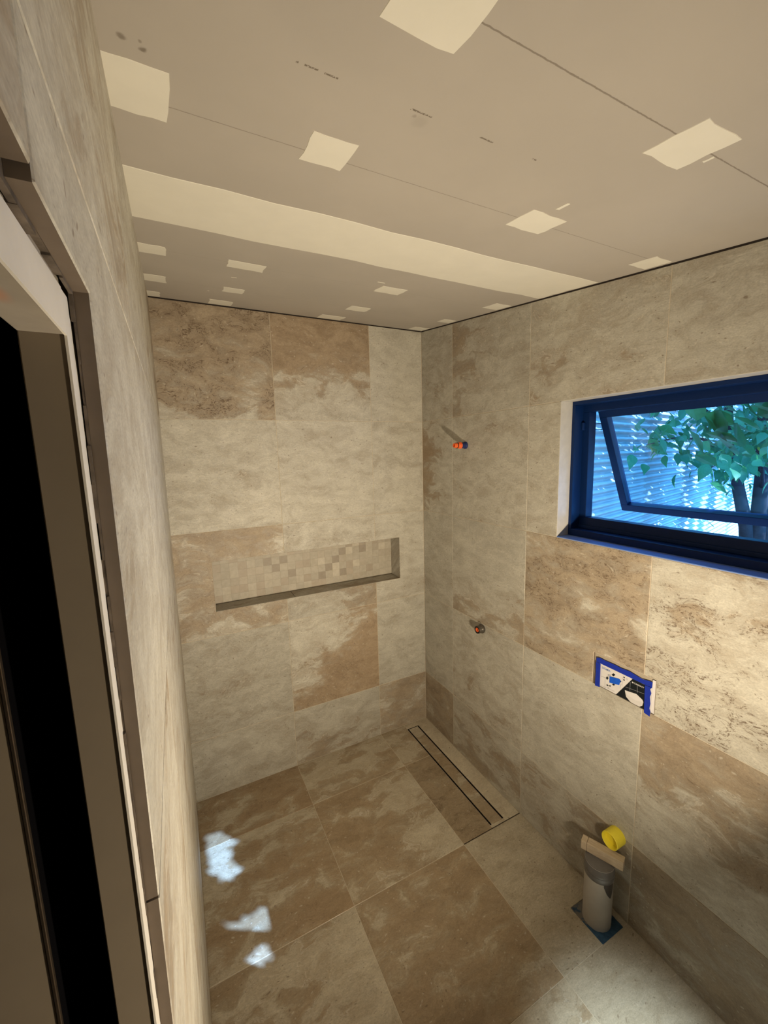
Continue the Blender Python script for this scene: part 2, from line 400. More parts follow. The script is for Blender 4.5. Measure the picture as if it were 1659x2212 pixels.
# ---- end wall with the shower niche
NX0, NX1, NZ0, NZ1, ND = -1.378, -0.197, 1.116, 1.400, 0.1315
top = H0 + 0.05
gf = 0.0012
wall_back = boxes('wall_back', [((-1.8, gf, -0.12), (NX0 - 0.008, 0.30, top)), ((NX1 + 0.008, gf, -0.12), (0.3, 0.30, top)), ((NX0 - 0.008, gf, -0.12), (NX1 + 0.008, 0.30, NZ0 - 0.008)),
                                ((NX0 - 0.008, gf, NZ1 + 0.008), (NX1 + 0.008, 0.30, top)), ((NX0 - 0.008, ND + 0.008, NZ0 - 0.008), (NX1 + 0.008, 0.30, NZ1 + 0.008))], GROUT)
tag(wall_back, 'stone tiled shower end wall with a long recessed niche', 'wall', kind='structure')
R = [0.0, ROW, ROW + T, ROW + 2 * T, ROW + 3 * T]
zt = H0 - 0.005
K = [-W, -(CB + T), -CB, 0.0]; KO = [-(CB + 2 * T), -(CB + T), -CB]
bt = {
    (0, 4): dict(bias=0.55, grad_v=1.0, grad_u=0.2, crackle=1.6, tone=0.97, warm=0.05), (1, 4): dict(bias=0.30, grad_v=2.3, grad_u=-0.3, crackle=0.35, warm=0.30, tone=1.0), (2, 4): dict(bias=-0.95, crackle=0.05, tone=1.0),
    (0, 3): dict(bias=-0.75, crackle=0.12, tone=1.03), (1, 3): dict(bias=-0.8, crackle=0.15, tone=1.03), (2, 3): dict(bias=-0.7, crackle=0.3, tone=0.98),
    (0, 1): dict(bias=-0.55, grad_u=-0.2, crackle=0.12, tone=0.88), (1, 1): dict(bias=0.25, grad_u=1.2, grad_v=-0.9, crackle=0.6, warm=0.45, tone=1.05), (2, 1): dict(bias=-0.95, crackle=0.05, tone=0.98),
    (0, 0): dict(bias=-0.65, grad_u=0.3, crackle=0.12, tone=0.95), (1, 0): dict(bias=-0.15, grad_u=-0.3, grad_v=-1.4, crackle=0.2, tone=0.92), (2, 0): dict(bias=0.4, crackle=0.25, tone=0.98, warm=0.05)}
for r in range(5):
    z0 = R[r]; z1 = R[r + 1] if r < 4 else zt
    oz = z1 - T if r < 4 else z0
    for k in range(3):
        if r == 2: continue
        tile(wall_back, map_back, rect(K[k], z0, K[k + 1], z1), (KO[k], oz), STONE_W, **bt[(k, r)])
z0, z1 = R[2], R[3]
tile(wall_back, map_back, [(K[0], z0), (K[1], z0), (K[1], NZ0), (NX0, NZ0), (NX0, NZ1), (K[1], NZ1), (K[1], z1), (K[0], z1)], (KO[0], z0), STONE_W, bias=0.18, grad_v=0.3, crackle=0.45, warm=0.12, tone=1.03)
tile(wall_back, map_back, rect(K[1], NZ1, K[2], z1), (KO[1], z0), STONE_W, bias=-0.7, crackle=0.45, tone=1.02)
tile(wall_back, map_back, rect(K[1], z0, K[2], NZ0), (KO[1], z0), STONE_W, bias=-0.25, grad_u=1.0, crackle=0.15, tone=0.92)
tile(wall_back, map_back, [(K[2], z0), (K[3], z0), (K[3], z1), (K[2], z1), (K[2], NZ1), (NX1, NZ1), (NX1, NZ0), (K[2], NZ0)], (KO[2], z0), STONE_W, bias=-0.7, crackle=0.15, tone=0.98)
# the niche: lined with slips, mosaic at the back
niche = new_obj('shower_niche', None, parent=wall_back, loc=(0, 0, 0)); niche.empty_display_size = 0.05
def slip(name, lo_, hi_, **pr):
    o = box(name, lo_, hi_, STONE_W, niche, 0.0008)
    me = o.data; uvl = me.uv_layers.new(name='UVMap')
    for l in me.loops:
        v = me.vertices[l.vertex_index].co
        uvl.data[l.index].uv = ((v.x + v.z * 0.37) / T, (v.y + v.z) / T)
    d = dict(DEF); d.update(pr)
    for kk, vv in d.items(): o[kk] = float(vv)
xm = (NX0 + NX1) / 2 - 0.14
slip('sill_tile', (NX0, 0.001, NZ0 - 0.008), (xm - 0.001, ND, NZ0), bias=-0.4, tone=0.9)
slip('sill_tile', (xm + 0.001, 0.001, NZ0 - 0.008), (NX1, ND, NZ0), bias=-0.2, tone=0.9)
slip('side_tile', (NX0 - 0.008, 0.001, NZ0), (NX0, ND, NZ1), bias=-0.5)
slip('side_tile', (NX1, 0.001, NZ0), (NX1 + 0.008, ND, NZ1), bias=-0.2, tone=0.9)
slip('head_tile', (NX0, 0.001, NZ1), (NX1, ND, NZ1 + 0.008), bias=-0.5)
boxes('mosaic_backing', [((NX0, ND - 0.0062, NZ0), (NX1, ND + 0.009, NZ1))], plain('mosaic_grout', rgb(0.48, 0.435, 0.36), 0.85), niche)
bm = bmesh.new(); add_box(bm, (-0.0235, -0.003, -0.0229), (0.0235, 0.003, 0.0229), 0.0003); chip = finish(bm, 'mosaic_tile'); chip.materials.append(MOSAIC)
random.seed(12)
ncol, nrow = 24, 6
pw, ph = (NX1 - NX0) / ncol, (NZ1 - NZ0) / nrow
dark = {(14, 2): 1, (15, 3): 1, (16, 4): 1, (17, 3): 0, (16, 2): 0, (14, 4): 0, (15, 1): -1, (17, 4): -1, (18, 5): -1, (16, 1): 1, (15, 2): -1, (14, 1): 0, (19, 4): 1, (13, 3): -1, (22, 4): -1, (18, 2): -1, (6, 4): 1, (7, 3): 1, (8, 4): 1, (9, 2): 1, (13, 1): 1}
for i in range(ncol):
    for j in range(nrow):
        o = new_obj('mosaic_tile', chip, None, niche, (NX0 + (i + 0.5) * pw, ND - 0.004, NZ0 + (j + 0.5) * ph))
        o.scale = ((pw - 0.0003) / 0.047, 1, (ph - 0.0003) / 0.0458)
        k = dark.get((i, j))
        o['tone'] = random.uniform(0.92, 1.07) if k is None else (0.80 if k > 0 else (1.2 if k < 0 else 1.0))
        o['warm'] = random.choice((0, 0, 0, 0.15, 0.35)) if k is None else (0.35 if k > 0 else 0.0)

# ---- window wall
WY0, WY1, WZ0, WZ1 = 1.118, 2.46, ROW + 2 * T + 0.004, ROW + 3 * T      # window opening: distance from the corner, heights
PY0, PY1, PZ0, PZ1 = 1.327, 1.581, R[2], 1.111                            # cistern opening
def rb(s0, s1, z0, z1, x0=gf, x1=0.22): return ((x0, -s1, z0), (x1, -s0, z1))
wall_right = boxes('wall_right', [rb(-0.3, WY0 - 0.008, R[3], top), rb(WY1 + 0.008, -YN + 0.1, R[3], top), rb(WY0 - 0.008, WY1 + 0.008, WZ1 + 0.008, top),
                                  rb(-0.3, PY0, -0.12, R[3]), rb(PY1, -YN + 0.1, -0.12, R[3]), rb(PY0, PY1, -0.12, PZ0 - 0.001), rb(PY0, PY1, PZ1, R[3]), rb(PY0, PY1, PZ0 - 0.001, PZ1, 0.045, 0.22)], GROUT)
tag(wall_right, 'stone tiled bathroom wall with the wide window', 'wall', kind='structure')
S = [0.0, CR, CR + T, CR + 2 * T, CR + 3 * T, -YN]; SO = [CR - T, CR, CR + T, CR + 2 * T, CR + 3 * T]
rt = {
    (0, 4): dict(bias=-0.35, crackle=0.05, tone=0.88), (1, 4): dict(bias=-0.25, grad_u=-0.9, grad_v=0.4, crackle=0.10, tone=0.88), (2, 4): dict(bias=-0.35, crackle=0.2, tone=0.93), (3, 4): dict(bias=-0.45, grad_v=0.3, crackle=0.25, tone=0.93), (4, 4): dict(),
    (0, 3): dict(bias=0.25, grad_u=-2.2, crackle=0.15, warm=0.45, tone=0.92), (1, 3): dict(bias=-0.55, crackle=0.1, tone=0.93),
    (0, 2): dict(bias=-0.7, crackle=0.05, tone=0.9), (1, 2): dict(bias=-0.75, grad_v=-2.2, crackle=0.2, tone=0.93),
    (0, 1): dict(bias=-0.85, crackle=0.05, tone=0.9), (1, 1): dict(bias=-0.45, grad_v=-0.5, crackle=0.25, tone=0.96, warm=0.2), (2, 1): dict(bias=-0.8, crackle=0.05, tone=0.97), (3, 1): dict(bias=0.0, grad_v=0.9, crackle=0.35, tone=1.0, warm=0.1), (4, 1): dict(),
    (0, 0): dict(bias=0.45, crackle=0.25, tone=0.9), (1, 0): dict(bias=0.0, grad_v=-0.8, crackle=0.1, tone=0.92), (2, 0): dict(bias=-0.25, crackle=0.1, tone=0.90), (3, 0): dict(bias=0.3, crackle=0.15, tone=0.85), (4, 0): dict()}
def rect_top(s0, s1, z0):   # follows the raked ceiling
    return [(s0, z0), (s1, z0), (s1, ceil_z(-s1) - 0.005), (s0, ceil_z(-s0) - 0.005)]
for r in range(5):
    z0 = R[r]; z1 = R[r + 1] if r < 4 else zt
    oz = z1 - T if r < 4 else z0
    for k in range(5):
        if (r == 2 and k in (2, 3)) or (r == 3 and k in (2, 3, 4)): continue
        poly = rect_top(S[k], S[k + 1], z0) if r == 4 else rect(S[k], z0, S[k + 1], z1)
        tile(wall_right, map_right, poly, (SO[k], oz), STONE_W, **rt.get((k, r), {}))
tile(wall_right, map_right, rect(S[2], R[3], WY0, R[4]), (SO[2], R[3]), STONE_W, bias=-0.6, crackle=0.1, tone=0.97)
tile(wall_right, map_right, rect(WY1, R[3], S[5], R[4]), (SO[4], R[3]), STONE_W)
tile(wall_right, map_right, [(S[2], R[2]), (PY0, R[2]), (PY0, PZ1), (S[3], PZ1), (S[3], R[3]), (S[2], R[3])], (SO[2], R[2]), STONE_W, bias=0.32, crackle=1.0, tone=1.03)
tile(wall_right, map_right, [(PY1, R[2]), (S[4], R[2]), (S[4], R[3]), (S[3], R[3]), (S[3], PZ1), (PY1, PZ1)], (SO[3], R[2]), STONE_W, bias=-0.42, grad_v=0.9, grad_u=0.3, crackle=1.3, tone=1.04)
# reveal slips of the window opening
XF = 0.072
box('reveal_tile', (0.0005, -WY0, WZ0), (XF + 0.03, -WY0 + 0.008, WZ1), REVEAL, wall_right, 0.0006)
box('reveal_tile', (0.0005, -WY1 - 0.008, WZ0), (XF + 0.03, -WY1, WZ1), REVEAL, wall_right, 0.0006)
box('reveal_tile', (0.0005, -WY1, WZ1), (XF + 0.03, -WY0, WZ1 + 0.008), REVEAL, wall_right, 0.0006)
box('sill_tile', (0.0005, -WY1, WZ0 - 0.004), (XF + 0.03, -WY0, WZ0), plain('sill_trim_skylight', rgb(0.15, 0.25, 0.60), 0.35, 0.04, 22), wall_right, 0.0006)  # the blue of the skylight is painted into the trim colour

# ---- door wall (leans in a touch)
DY = -2.0; DZ = 2.090; DY1 = -2.86
wall_left = boxes('wall_left', [((-1.6026, DY + 0.012, -0.12), (-1.5748, 0.3, top))], GROUT)
tag(wall_left, 'stone tiled wall beside the sliding doorway', 'wall', kind='structure')
# shear the faces so that the joints follow the lean
bm = bmesh.new()
def lbox(y0, y1, z0, z1, d0, d1):
    vs_ = add_box(bm, (0, y0, z0), (1, y1, z1))
    for v in vs_:
        d = d0 if v.co.x > 0.5 else d1
        v.co.x = -W + LEAN * v.co.z - d
lbox(DY + 0.004, 0.0, 0.0, top, gf, 0.012)
lbox(DY1 + 0.004, DY + 0.004, DZ + 0.014, top, gf, 0.012)
lbox(YN, DY1 - 0.004, 0.0, top, gf, 0.012)
new_obj('grout', finish(bm, 'grout'), GROUT, wall_left)
boxes('stud_frame', [((-1.66, DY1, DZ + 0.03), (-1.5748, DY + 0.012, top)), ((-1.66, YN - 0.1, -0.12), (-1.5748, DY1 - 0.01, top))], ADHESIVE, wall_left)
ly = [0.0, -CR, -CR - T, -CR - 2 * T]
random.seed(5)
def ltop(y0, y1, z0): return [(y0, z0), (y1, z0), (y1, ceil_z(y1) - 0.005), (y0, ceil_z(y0) - 0.005)]
for k in range(4):
    y1 = ly[k]; y0 = ly[k + 1] if k < 3 else DY
    oy = (y1 - T)
    for r in range(5):
        z0 = R[r]; z1 = R[r + 1] if r < 4 else zt
        pr = dict(bias=random.uniform(-0.7, 0.0), crackle=0.15, tone=random.uniform(0.96, 1.04))
        if r == 4: poly = ltop(y0 if k < 3 else -CR - 3 * T, y1, z0)
        else: poly = rect(y0, z0, y1, z1)
        if k == 3 and r == 3: poly = [(y0, z0), (y1, z0), (y1, z1), (-CR - 3 * T, z1), (-CR - 3 * T, DZ), (y0, DZ)]
        tile(wall_left, map_left, poly, (oy, z1 - T if r < 4 else z0), STONE_W, th=0.0105, edge=TILE_EDGE, **pr)
tile(wall_left, map_left, rect(-CR - 4 * T, DZ + 0.006, -CR - 3 * T, R[4]), (-CR - 4 * T, R[3]), STONE_W, th=0.0105, edge=TILE_EDGE, bias=0.0)
tile(wall_left, map_left, ltop(-CR - 4 * T, -CR - 3 * T, R[4]), (-CR - 4 * T, R[4]), STONE_W, th=0.0105, edge=TILE_EDGE, bias=0.1)
# ragged adhesive behind the cut tile edges
bm = bmesh.new(); random.seed(8)
for i in range(70):
    z = i * 0.03
    lbox(DY + 0.0025 - 0.004 * random.random(), DY + 0.02, z, z + 0.03, 0.0106, 0.0106 + random.uniform(0.0014, 0.0034))
for i in range(29):
    y = DY - i * 0.03
    lbox(y - 0.03, y, DZ + 0.0025 - 0.006 * random.random(), DZ + 0.03, 0.0106, 0.0106 + random.uniform(0.002, 0.008))
new_obj('tile_adhesive', finish(bm, 'tile_adhesive'), ADHESIVE, wall_left)

# ---- wall behind the camera, hall side
tag(boxes('wall_front', [((-1.8, YN - 0.12, -0.12), (0.3, YN, top))], PLASTER), 'plain plaster wall behind the viewer', 'wall', kind='structure')
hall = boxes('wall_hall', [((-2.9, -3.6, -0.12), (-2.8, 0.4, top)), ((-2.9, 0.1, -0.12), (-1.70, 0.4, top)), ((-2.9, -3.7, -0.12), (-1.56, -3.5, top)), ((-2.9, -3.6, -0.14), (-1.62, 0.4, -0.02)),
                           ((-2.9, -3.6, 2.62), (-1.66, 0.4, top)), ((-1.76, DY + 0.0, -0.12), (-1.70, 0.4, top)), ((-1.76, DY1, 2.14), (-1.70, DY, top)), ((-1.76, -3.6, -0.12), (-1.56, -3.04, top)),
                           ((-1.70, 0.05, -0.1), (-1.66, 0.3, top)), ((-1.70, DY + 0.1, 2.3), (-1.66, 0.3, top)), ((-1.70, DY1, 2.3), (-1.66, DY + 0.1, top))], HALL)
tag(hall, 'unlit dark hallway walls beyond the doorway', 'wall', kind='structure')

# ---- sliding doorway: split jamb with a dark slot
door = new_obj('door_1', None, loc=(0, 0, 0)); door.empty_display_size = 0.1
tag(door, 'sliding doorway with a split jamb and dark slot', 'doorway', kind='structure')
JY, JZ = DY - 0.018, 2.056
XJ = -1.5755
box('jamb', (XJ - 0.0275, JY + 0.0012, 0.0), (XJ - 0.001, DY + 0.06, JZ + 0.03), JAMB, door, 0.0008)
box('jamb_edge', (XJ - 0.0016, JY, 0.0), (XJ, DY + 0.02, JZ + 0.03), JAMB_EDGE, door)
s = NT('header_soffit')
p = s.node('ShaderNodeTexCoord').outputs['Object']
n = s.noise(p, 25, 4).outputs['Fac']
c = s.mix(1.0, rgb(0.34, 0.30, 0.25), s.ramp(n, 0.3, 0.7, 0.92, 1.08), 'MULTIPLY')
dd = s.node('ShaderNodeVectorMath', operation='DISTANCE'); s.link(s.vmath('MULTIPLY', p, (1.0, 0.35, 0.0)), dd.inputs[0]); dd.inputs[1].default_value = (-0.0025, 0.35 * 0.345, 0)
c = s.mix(s.ramp(dd.outputs['Value'], 0.001, 0.008, 0.6, 0.0), c, rgb(0.50, 0.22, 0.12)); s.link(c, s.b.inputs['Base Color']); s.b.inputs['Roughness'].default_value = 0.7
box('head', (XJ - 0.0275, DY1, JZ), (XJ - 0.001, JY + 0.0012, JZ + 0.045), s.m, door, 0.0008)
box('head_edge', (XJ - 0.0016, DY1, JZ - 0.0006), (XJ, JY, JZ + 0.031), JAMB_EDGE, door)
box('slot_dark_sheet', (-1.6404, JY + 0.0042, 0.0), (-1.6390, DY + 0.30, JZ + 0.03), BLACK, door)  # black sheets added; the slot's darkness is in their colour
box('slot_dark_sheet', (-1.6036, JY + 0.004, 0.0), (-1.6026, DY + 0.30, JZ + 0.03), BLACK, door)
box('slot_dark_sheet', (-1.6404, DY + 0.295, 0.0), (-1.6026, DY + 0.30, JZ + 0.03), BLACK, door)
box('slot_dark_sheet', (-1.642, DY1, JZ + 0.035), (-1.600, DY + 0.06, JZ + 0.04), BLACK, door)
box('rear_jamb', (-1.70, JY + 0.0008, 0.0), (-1.6405, DY + 0.06, JZ + 0.03), JAMB, door, 0.0008)
box('door_edge_strip', (-1.6412, JY, 0.0), (-1.6384, JY + 0.004, JZ), DARK_METAL, door, 0.0006)
box('rear_head', (-1.70, DY1, JZ), (-1.6405, JY, JZ + 0.045), JAMB, door)
box('near_jamb', (-1.70, DY1 - 0.02, 0.0), (XJ, DY1, JZ + 0.045), JAMB, door)

# ---- ceiling: raked plasterboard, skimmed screw patches and one taped joint
bm = bmesh.new()
a = [bm.verts.new((x, y, ceil_z(y))) for x, y in ((-1.68, YN - 0.1), (0.2, YN - 0.1), (0.2, 0.25), (-1.68, 0.25))]
b = [bm.verts.new((v.co.x, v.co.y, v.co.z + 0.06)) for v in a]
bm.faces.new(a); bm.faces.new(b)
for i in range(4): bm.faces.new((a[i], a[(i + 1) % 4], b[(i + 1) % 4], b[i]))
ceiling = new_obj('ceiling', finish(bm, 'ceiling'), CEIL)
tag(ceiling, 'raked grey plasterboard ceiling with skimmed patches', 'ceiling', kind='structure')
random.seed(21)
def skim(name, x0, x1, y0, y1, jit=0.004, nseg=4, th=0.0009):
    pts = []
    def side(p, q):
        for i in range(nseg):
            t = i / nseg
            pts.append((p[0] + (q[0] - p[0]) * t + random.uniform(-jit, jit), p[1] + (q[1] - p[1]) * t + random.uniform(-jit, jit)))
    side((x0, y0), (x1, y0)); side((x1, y0), (x1, y1)); side((x1, y1), (x0, y1)); side((x0, y1), (x0, y0))
    cx = (x0 + x1) / 2; cy = (y0 + y1) / 2; cz = ceil_z(cy)
    bm = bmesh.new()
    lo_ = [bm.verts.new((cx + (x - cx) * 0.985 - cx, (y - cy) * 0.985, ceil_z(cy + (y - cy) * 0.985) - cz - th)) for x, y in pts]
    hi_ = [bm.verts.new((x - cx, y - cy, ceil_z(y) - cz + 0.0004)) for x, y in pts]
    bm.faces.new(lo_); bm.faces.new(hi_)
    for i in range(len(pts)):
        j = (i + 1) % len(pts); bm.faces.new((lo_[i], lo_[j], hi_[j], hi_[i]))
    return new_obj(name, finish(bm, name), COMPOUND, ceiling, (cx, cy, cz))
for q in ((-1.232, -1.112, -1.985, -1.841), (-1.575, -1.472, -1.600, -1.471), (-1.235, -1.143, -1.584, -1.486), (-0.667, -0.552, -1.950, -1.840), (-0.664, -0.541, -1.569, -1.470),
          (-0.100, -0.010, -1.543, -1.452), (-1.576, -1.478, -0.773, -0.680), (-1.280, -1.150, -0.762, -0.678), (-1.576, -1.478, -0.403, -0.300), (-1.253, -1.165, -0.380, -0.300),
          (-1.580, -1.505, -0.110, -0.010), (-1.290, -1.180, -0.110, -0.010), (-0.680, -0.558, -0.778, -0.685), (-0.653, -0.543, -0.384, -0.293), (-0.712, -0.572, -0.108, -0.010),
          (-0.100, -0.012, -0.820, -0.720), (-0.092, -0.010, -0.394, -0.318), (-0.110, -0.008, -0.110, -0.020)):
    skim('plaster_patch', *q, jit=0.0028)
for q in ((-1.245, -1.225, -0.552, -0.545), (-0.722, -0.690, -0.818, -0.811), (-0.620, -0.612, -1.635, -1.600), (-0.540, -0.533, -1.900, -1.880), (-1.312, -1.304, -0.276, -0.268)):
    skim('plaster_smear', *q, jit=0.002, nseg=2, th=0.0006)
skim('joint_strip', -1.580, -0.003, -1.270, -0.985, jit=0.006, nseg=14)
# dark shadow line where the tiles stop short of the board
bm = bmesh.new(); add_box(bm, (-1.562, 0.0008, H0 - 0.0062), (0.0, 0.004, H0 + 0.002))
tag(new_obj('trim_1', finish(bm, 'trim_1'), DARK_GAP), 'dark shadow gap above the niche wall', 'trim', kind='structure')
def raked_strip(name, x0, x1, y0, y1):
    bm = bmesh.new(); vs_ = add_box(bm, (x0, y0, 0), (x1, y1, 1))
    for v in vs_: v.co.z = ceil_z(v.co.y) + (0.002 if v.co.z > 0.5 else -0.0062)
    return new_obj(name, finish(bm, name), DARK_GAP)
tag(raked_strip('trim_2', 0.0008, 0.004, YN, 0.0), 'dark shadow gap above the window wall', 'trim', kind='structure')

# ---- window: dark frame, top-hung sash pushed open
win = new_obj('window_1', None, loc=(0, 0, 0)); win.empty_display_size = 0.1
tag(win, 'dark framed wide window with its sash pushed open', 'window', kind='structure')
y0, y1 = -WY0, -WY1
def wb(name, x0, x1, ya, yb, za, zb, bev=0.0015, mat=FRAME, parent=win): return box(name, (x0, min(ya, yb), za), (x1, max(ya, yb), zb), mat, parent, bev)
wb('outer_sill', XF, 0.128, y0, y1, WZ0, WZ0 + 0.030)
wb('outer_head', XF, 0.128, y0, y1, WZ1 - 0.016, WZ1)
wb('outer_jamb', XF, 0.128, y0, y0 - 0.015, WZ0 + 0.030, WZ1 - 0.016)
wb('outer_jamb', XF, 0.128, y1, y1 + 0.015, WZ0 + 0.030, WZ1 - 0.016)
wb('inner_sill', 0.128, 0.172, y0, y1, WZ0, WZ0 + 0.082)
wb('inner_head', 0.128, 0.172, y0, y1, WZ1 - 0.046, WZ1)
wb('inner_jamb', 0.128, 0.172, y0, y0 - 0.046, WZ0 + 0.082, WZ1 - 0.046)
wb('inner_jamb', 0.128, 0.172, y1, y1 + 0.046, WZ0 + 0.082, WZ1 - 0.046)
wb('glazing_bead', 0.121, 0.130, y0 - 0.015, y1 + 0.015, WZ0 + 0.030, WZ0 + 0.046, 0.002)
# sash, hinged along its head
s = NT('window_glass')
tr = s.node('ShaderNodeBsdfTransparent'); tr.inputs[0].default_value = (0.93, 0.97, 0.99, 1)
gl = s.node('ShaderNodeBsdfGlossy'); gl.inputs['Roughness'].default_value = 0.02; gl.inputs[0].default_value = (0.8, 0.9, 1.0, 1)
fr = s.node('ShaderNodeFresnel'); fr.inputs[0].default_value = 1.35
mx = s.node('ShaderNodeMixShader'); s.link(fr.outputs[0], mx.inputs[0]); s.link(tr.outputs[0], mx.inputs[1]); s.link(gl.outputs[0], mx.inputs[2]); s.link(mx.outputs[0], s.out.inputs[0])
GLASS = s.m
sash = new_obj('sash', None, parent=win, loc=(0.176, 0, WZ1 - 0.040)); sash.empty_display_size = 0.05
sash.rotation_euler = (0, math.radians(-24.5), 0)
sl = 0.512; sy0, sy1 = y0 - 0.048, y1 + 0.048
def sb(name, x0, x1, ya, yb, za, zb, mat=FRAME, bev=0.0015):
    bm = bmesh.new(); add_box(bm, (x0, min(ya, yb), za), (x1, max(ya, yb), zb), bev)
    return new_obj(name, finish(bm, name), mat, sash)
sb('top_rail', 0.0, 0.034, sy0, sy1, -0.036, 0.0)
sb('bottom_rail', 0.0, 0.034, sy0, sy1, -sl, -sl + 0.034)
sb('stile', 0.0, 0.034, sy0, sy0 - 0.034, -sl + 0.034, -0.036)
sb('stile', 0.0, 0.034, sy1, sy1 + 0.034, -sl + 0.034, -0.036)
sb('glass_pane', 0.019, 0.023, sy0 - 0.030, sy1 + 0.030, -sl + 0.030, -0.032, GLASS, 0.0)
bm = bmesh.new()
for dz in (0.0, -0.026): tube(bm, [(0.150, y0 - 0.040, WZ1 - 0.098 + dz), (0.215, y0 - 0.052, WZ1 - 0.096 + dz)], [0.0018, 0.0018], 6)
new_obj('stay_arm', finish(bm, 'stay_arm'), FRAME, win)
wb('stay_block', 0.112, 0.129, y0 - 0.014, y0 - 0.028, WZ1 - 0.125, WZ1 - 0.090, 0.004)

# ------------------------------------------------------------------ tile-insert drain in the floor
drain = empty('linear_drain', (-0.144, -0.481, -0.06), 'long narrow floor drain with a stone insert along the window wall', 'drain')
SLOT = plain('drain_slot_steel', rgb(0.015, 0.012, 0.010), 0.5, 0.1, 40)
def dbx(name, lst, mat):
    bm = bmesh.new()
    for a, b in lst: add_box(bm, Vector(a) - drain.location, Vector(b) - drain.location)
    return new_obj(name, finish(bm, name), mat, drain)
dbx('channel', [((-0.190, -0.916, -0.064), (-0.098, -0.046, -0.012)), ((-0.1902, -0.916, -0.012), (-0.1890, -0.046, -0.0006)), ((-0.0990, -0.916, -0.012), (-0.0978, -0.046, -0.0006)),
                ((-0.190, -0.0472, -0.012), (-0.098, -0.046, -0.0006))], SLOT)
o = tile(floor, map_floor, rect(-0.1805, -0.9165, -0.1075, -0.0515), (xc, -CR - T), STONE_F, th=0.010, gap=0.0, name='stone_insert', edge=SLOT, bias=0.15, crackle=0.1, tone=0.93, warm=0.1)
o.parent = drain; o.location = o.location - drain.location

# ------------------------------------------------------------------ capped outlet for the shower head
ORANGE = plain('orange_plastic', rgb(0.86, 0.15, 0.035), 0.45, 0.04, 60)
NAVY = plain('navy_plastic', rgb(0.018, 0.03, 0.13), 0.45, 0.08, 60)
RUBBER = plain('black_rubber', rgb(0.012, 0.011, 0.012), 0.6)
def out_of_wall(y, z, yaw=0.0, pitch=0.0):
    return Matrix.Translation((0, y, z)) @ Matrix.Rotation(yaw, 4, 'Z') @ Matrix.Rotation(pitch, 4, 'Y') @ Matrix.Rotation(math.radians(-90), 4, 'Y')
o1 = empty('shower_outlet', (0, -0.464, 2.003), 'navy and orange capped pipe outlet high on the window wall', 'pipe outlet')
m1 = Matrix.Rotation(math.radians(-90), 4, 'Y')
turned('flange', [(0, 0), (0.0205, 0), (0.0205, 0.009), (0.018, 0.012), (0.0168, 0.012), (0.0168, 0.036), (0, 0.036)], NAVY, o1, m1)
turned('plug', [(0, 0.035), (0.0175, 0.035), (0.0175, 0.052), (0.0160, 0.054), (0.0150, 0.054), (0.0150, 0.062), (0.0, 0.062)], ORANGE, o1, m1)
turned('seal_ring', [(0.0120, 0.0605), (0.0168, 0.0605), (0.0168, 0.0645), (0.0120, 0.0645)], RUBBER, o1, m1)
turned('plug_tip', [(0, 0.063), (0.0145, 0.063), (0.0145, 0.074), (0.0120, 0.084), (0.0075, 0.084), (0.0075, 0.076), (0, 0.076)], ORANGE, o1, m1)
bm = bmesh.new()
for k in range(12):
    an = 2 * math.pi * k / 12
    add_box(bm, (0.0168, -0.0012, 0.037), (0.0186, 0.0012, 0.050), 0, m1 @ Matrix.Rotation(an, 4, 'Z'))
new_obj('grip_ribs', finish(bm, 'grip_ribs'), ORANGE, o1)

# ------------------------------------------------------------------ mixer outlet
GUN = plain('gunmetal', rgb(0.16, 0.145, 0.125), 0.28, 0.08, 60, 0.75)
o2 = empty('mixer_outlet', (0, -0.622, 0.944), 'stubby grey pipe outlet with an orange centre low on the window wall', 'pipe outlet')
turned('body', [(0, 0), (0.024, 0), (0.026, 0.004), (0.0265, 0.012), (0.024, 0.018), (0.0215, 0.022), (0.0225, 0.036), (0.0215, 0.040), (0.0175, 0.040), (0.0175, 0.030), (0, 0.030)], GUN, o2, m1)
turned('seal_ring', [(0.0115, 0.0305), (0.0205, 0.0305), (0.0213, 0.0420), (0.0175, 0.0425), (0.0130, 0.036), (0.0115, 0.0305)], RUBBER, o2, m1)
turned('plug', [(0, 0.030), (0.0125, 0.030), (0.0125, 0.041), (0.0085, 0.042), (0.0070, 0.034), (0, 0.034)], ORANGE, o2, m1)
turned('plug_slot', [(0, 0.0342), (0.0055, 0.0342), (0.0050, 0.0352), (0, 0.0352)], RUBBER, o2, m1)
bm = bmesh.new(); lathe(bm, [(0, 0), (0.0045, 0), (0.0045, 0.008), (0.003, 0.010), (0, 0.010)], 12, Matrix.Translation((-0.012, 0.004, 0.025)))
new_obj('lug', finish(bm, 'lug', True), GUN, o2)

# ------------------------------------------------------------------ cistern opening: printed guard card taped over it
card = empty('cistern_guard_card', (0.002, -1.455, PZ0), 'printed white and black card held by blue tape in the cistern opening', 'guard card')
TAPE = plain('blue_masking_tape', rgb(0.008, 0.03, 0.36), 0.55, 0.12, 70)
TAPE2 = plain('bright_blue_tape', rgb(0.008, 0.10, 0.62), 0.55, 0.1, 70)
WHITE = plain('white_card', rgb(0.68, 0.66, 0.66), 0.5, 0.03, 40)
INK = plain('black_print', rgb(0.008, 0.011, 0.014), 0.4, 0.1, 60)
INKB = plain('blue_print', rgb(0.10, 0.20, 0.52), 0.5, 0.05, 60)
GREY = plain('grey_print', rgb(0.40, 0.40, 0.43), 0.5, 0.05, 60)
LGREY = plain('pale_grey_print', rgb(0.62, 0.60, 0.59), 0.5, 0.03, 60)
BOXW = plain('white_box_side', rgb(0.74, 0.71, 0.72), 0.5, 0.03, 40)
box('box_side', (0.004, -PY1, PZ0 + 0.001), (0.028, -1.5665, PZ1 - 0.006), BOXW, card, 0.0005)
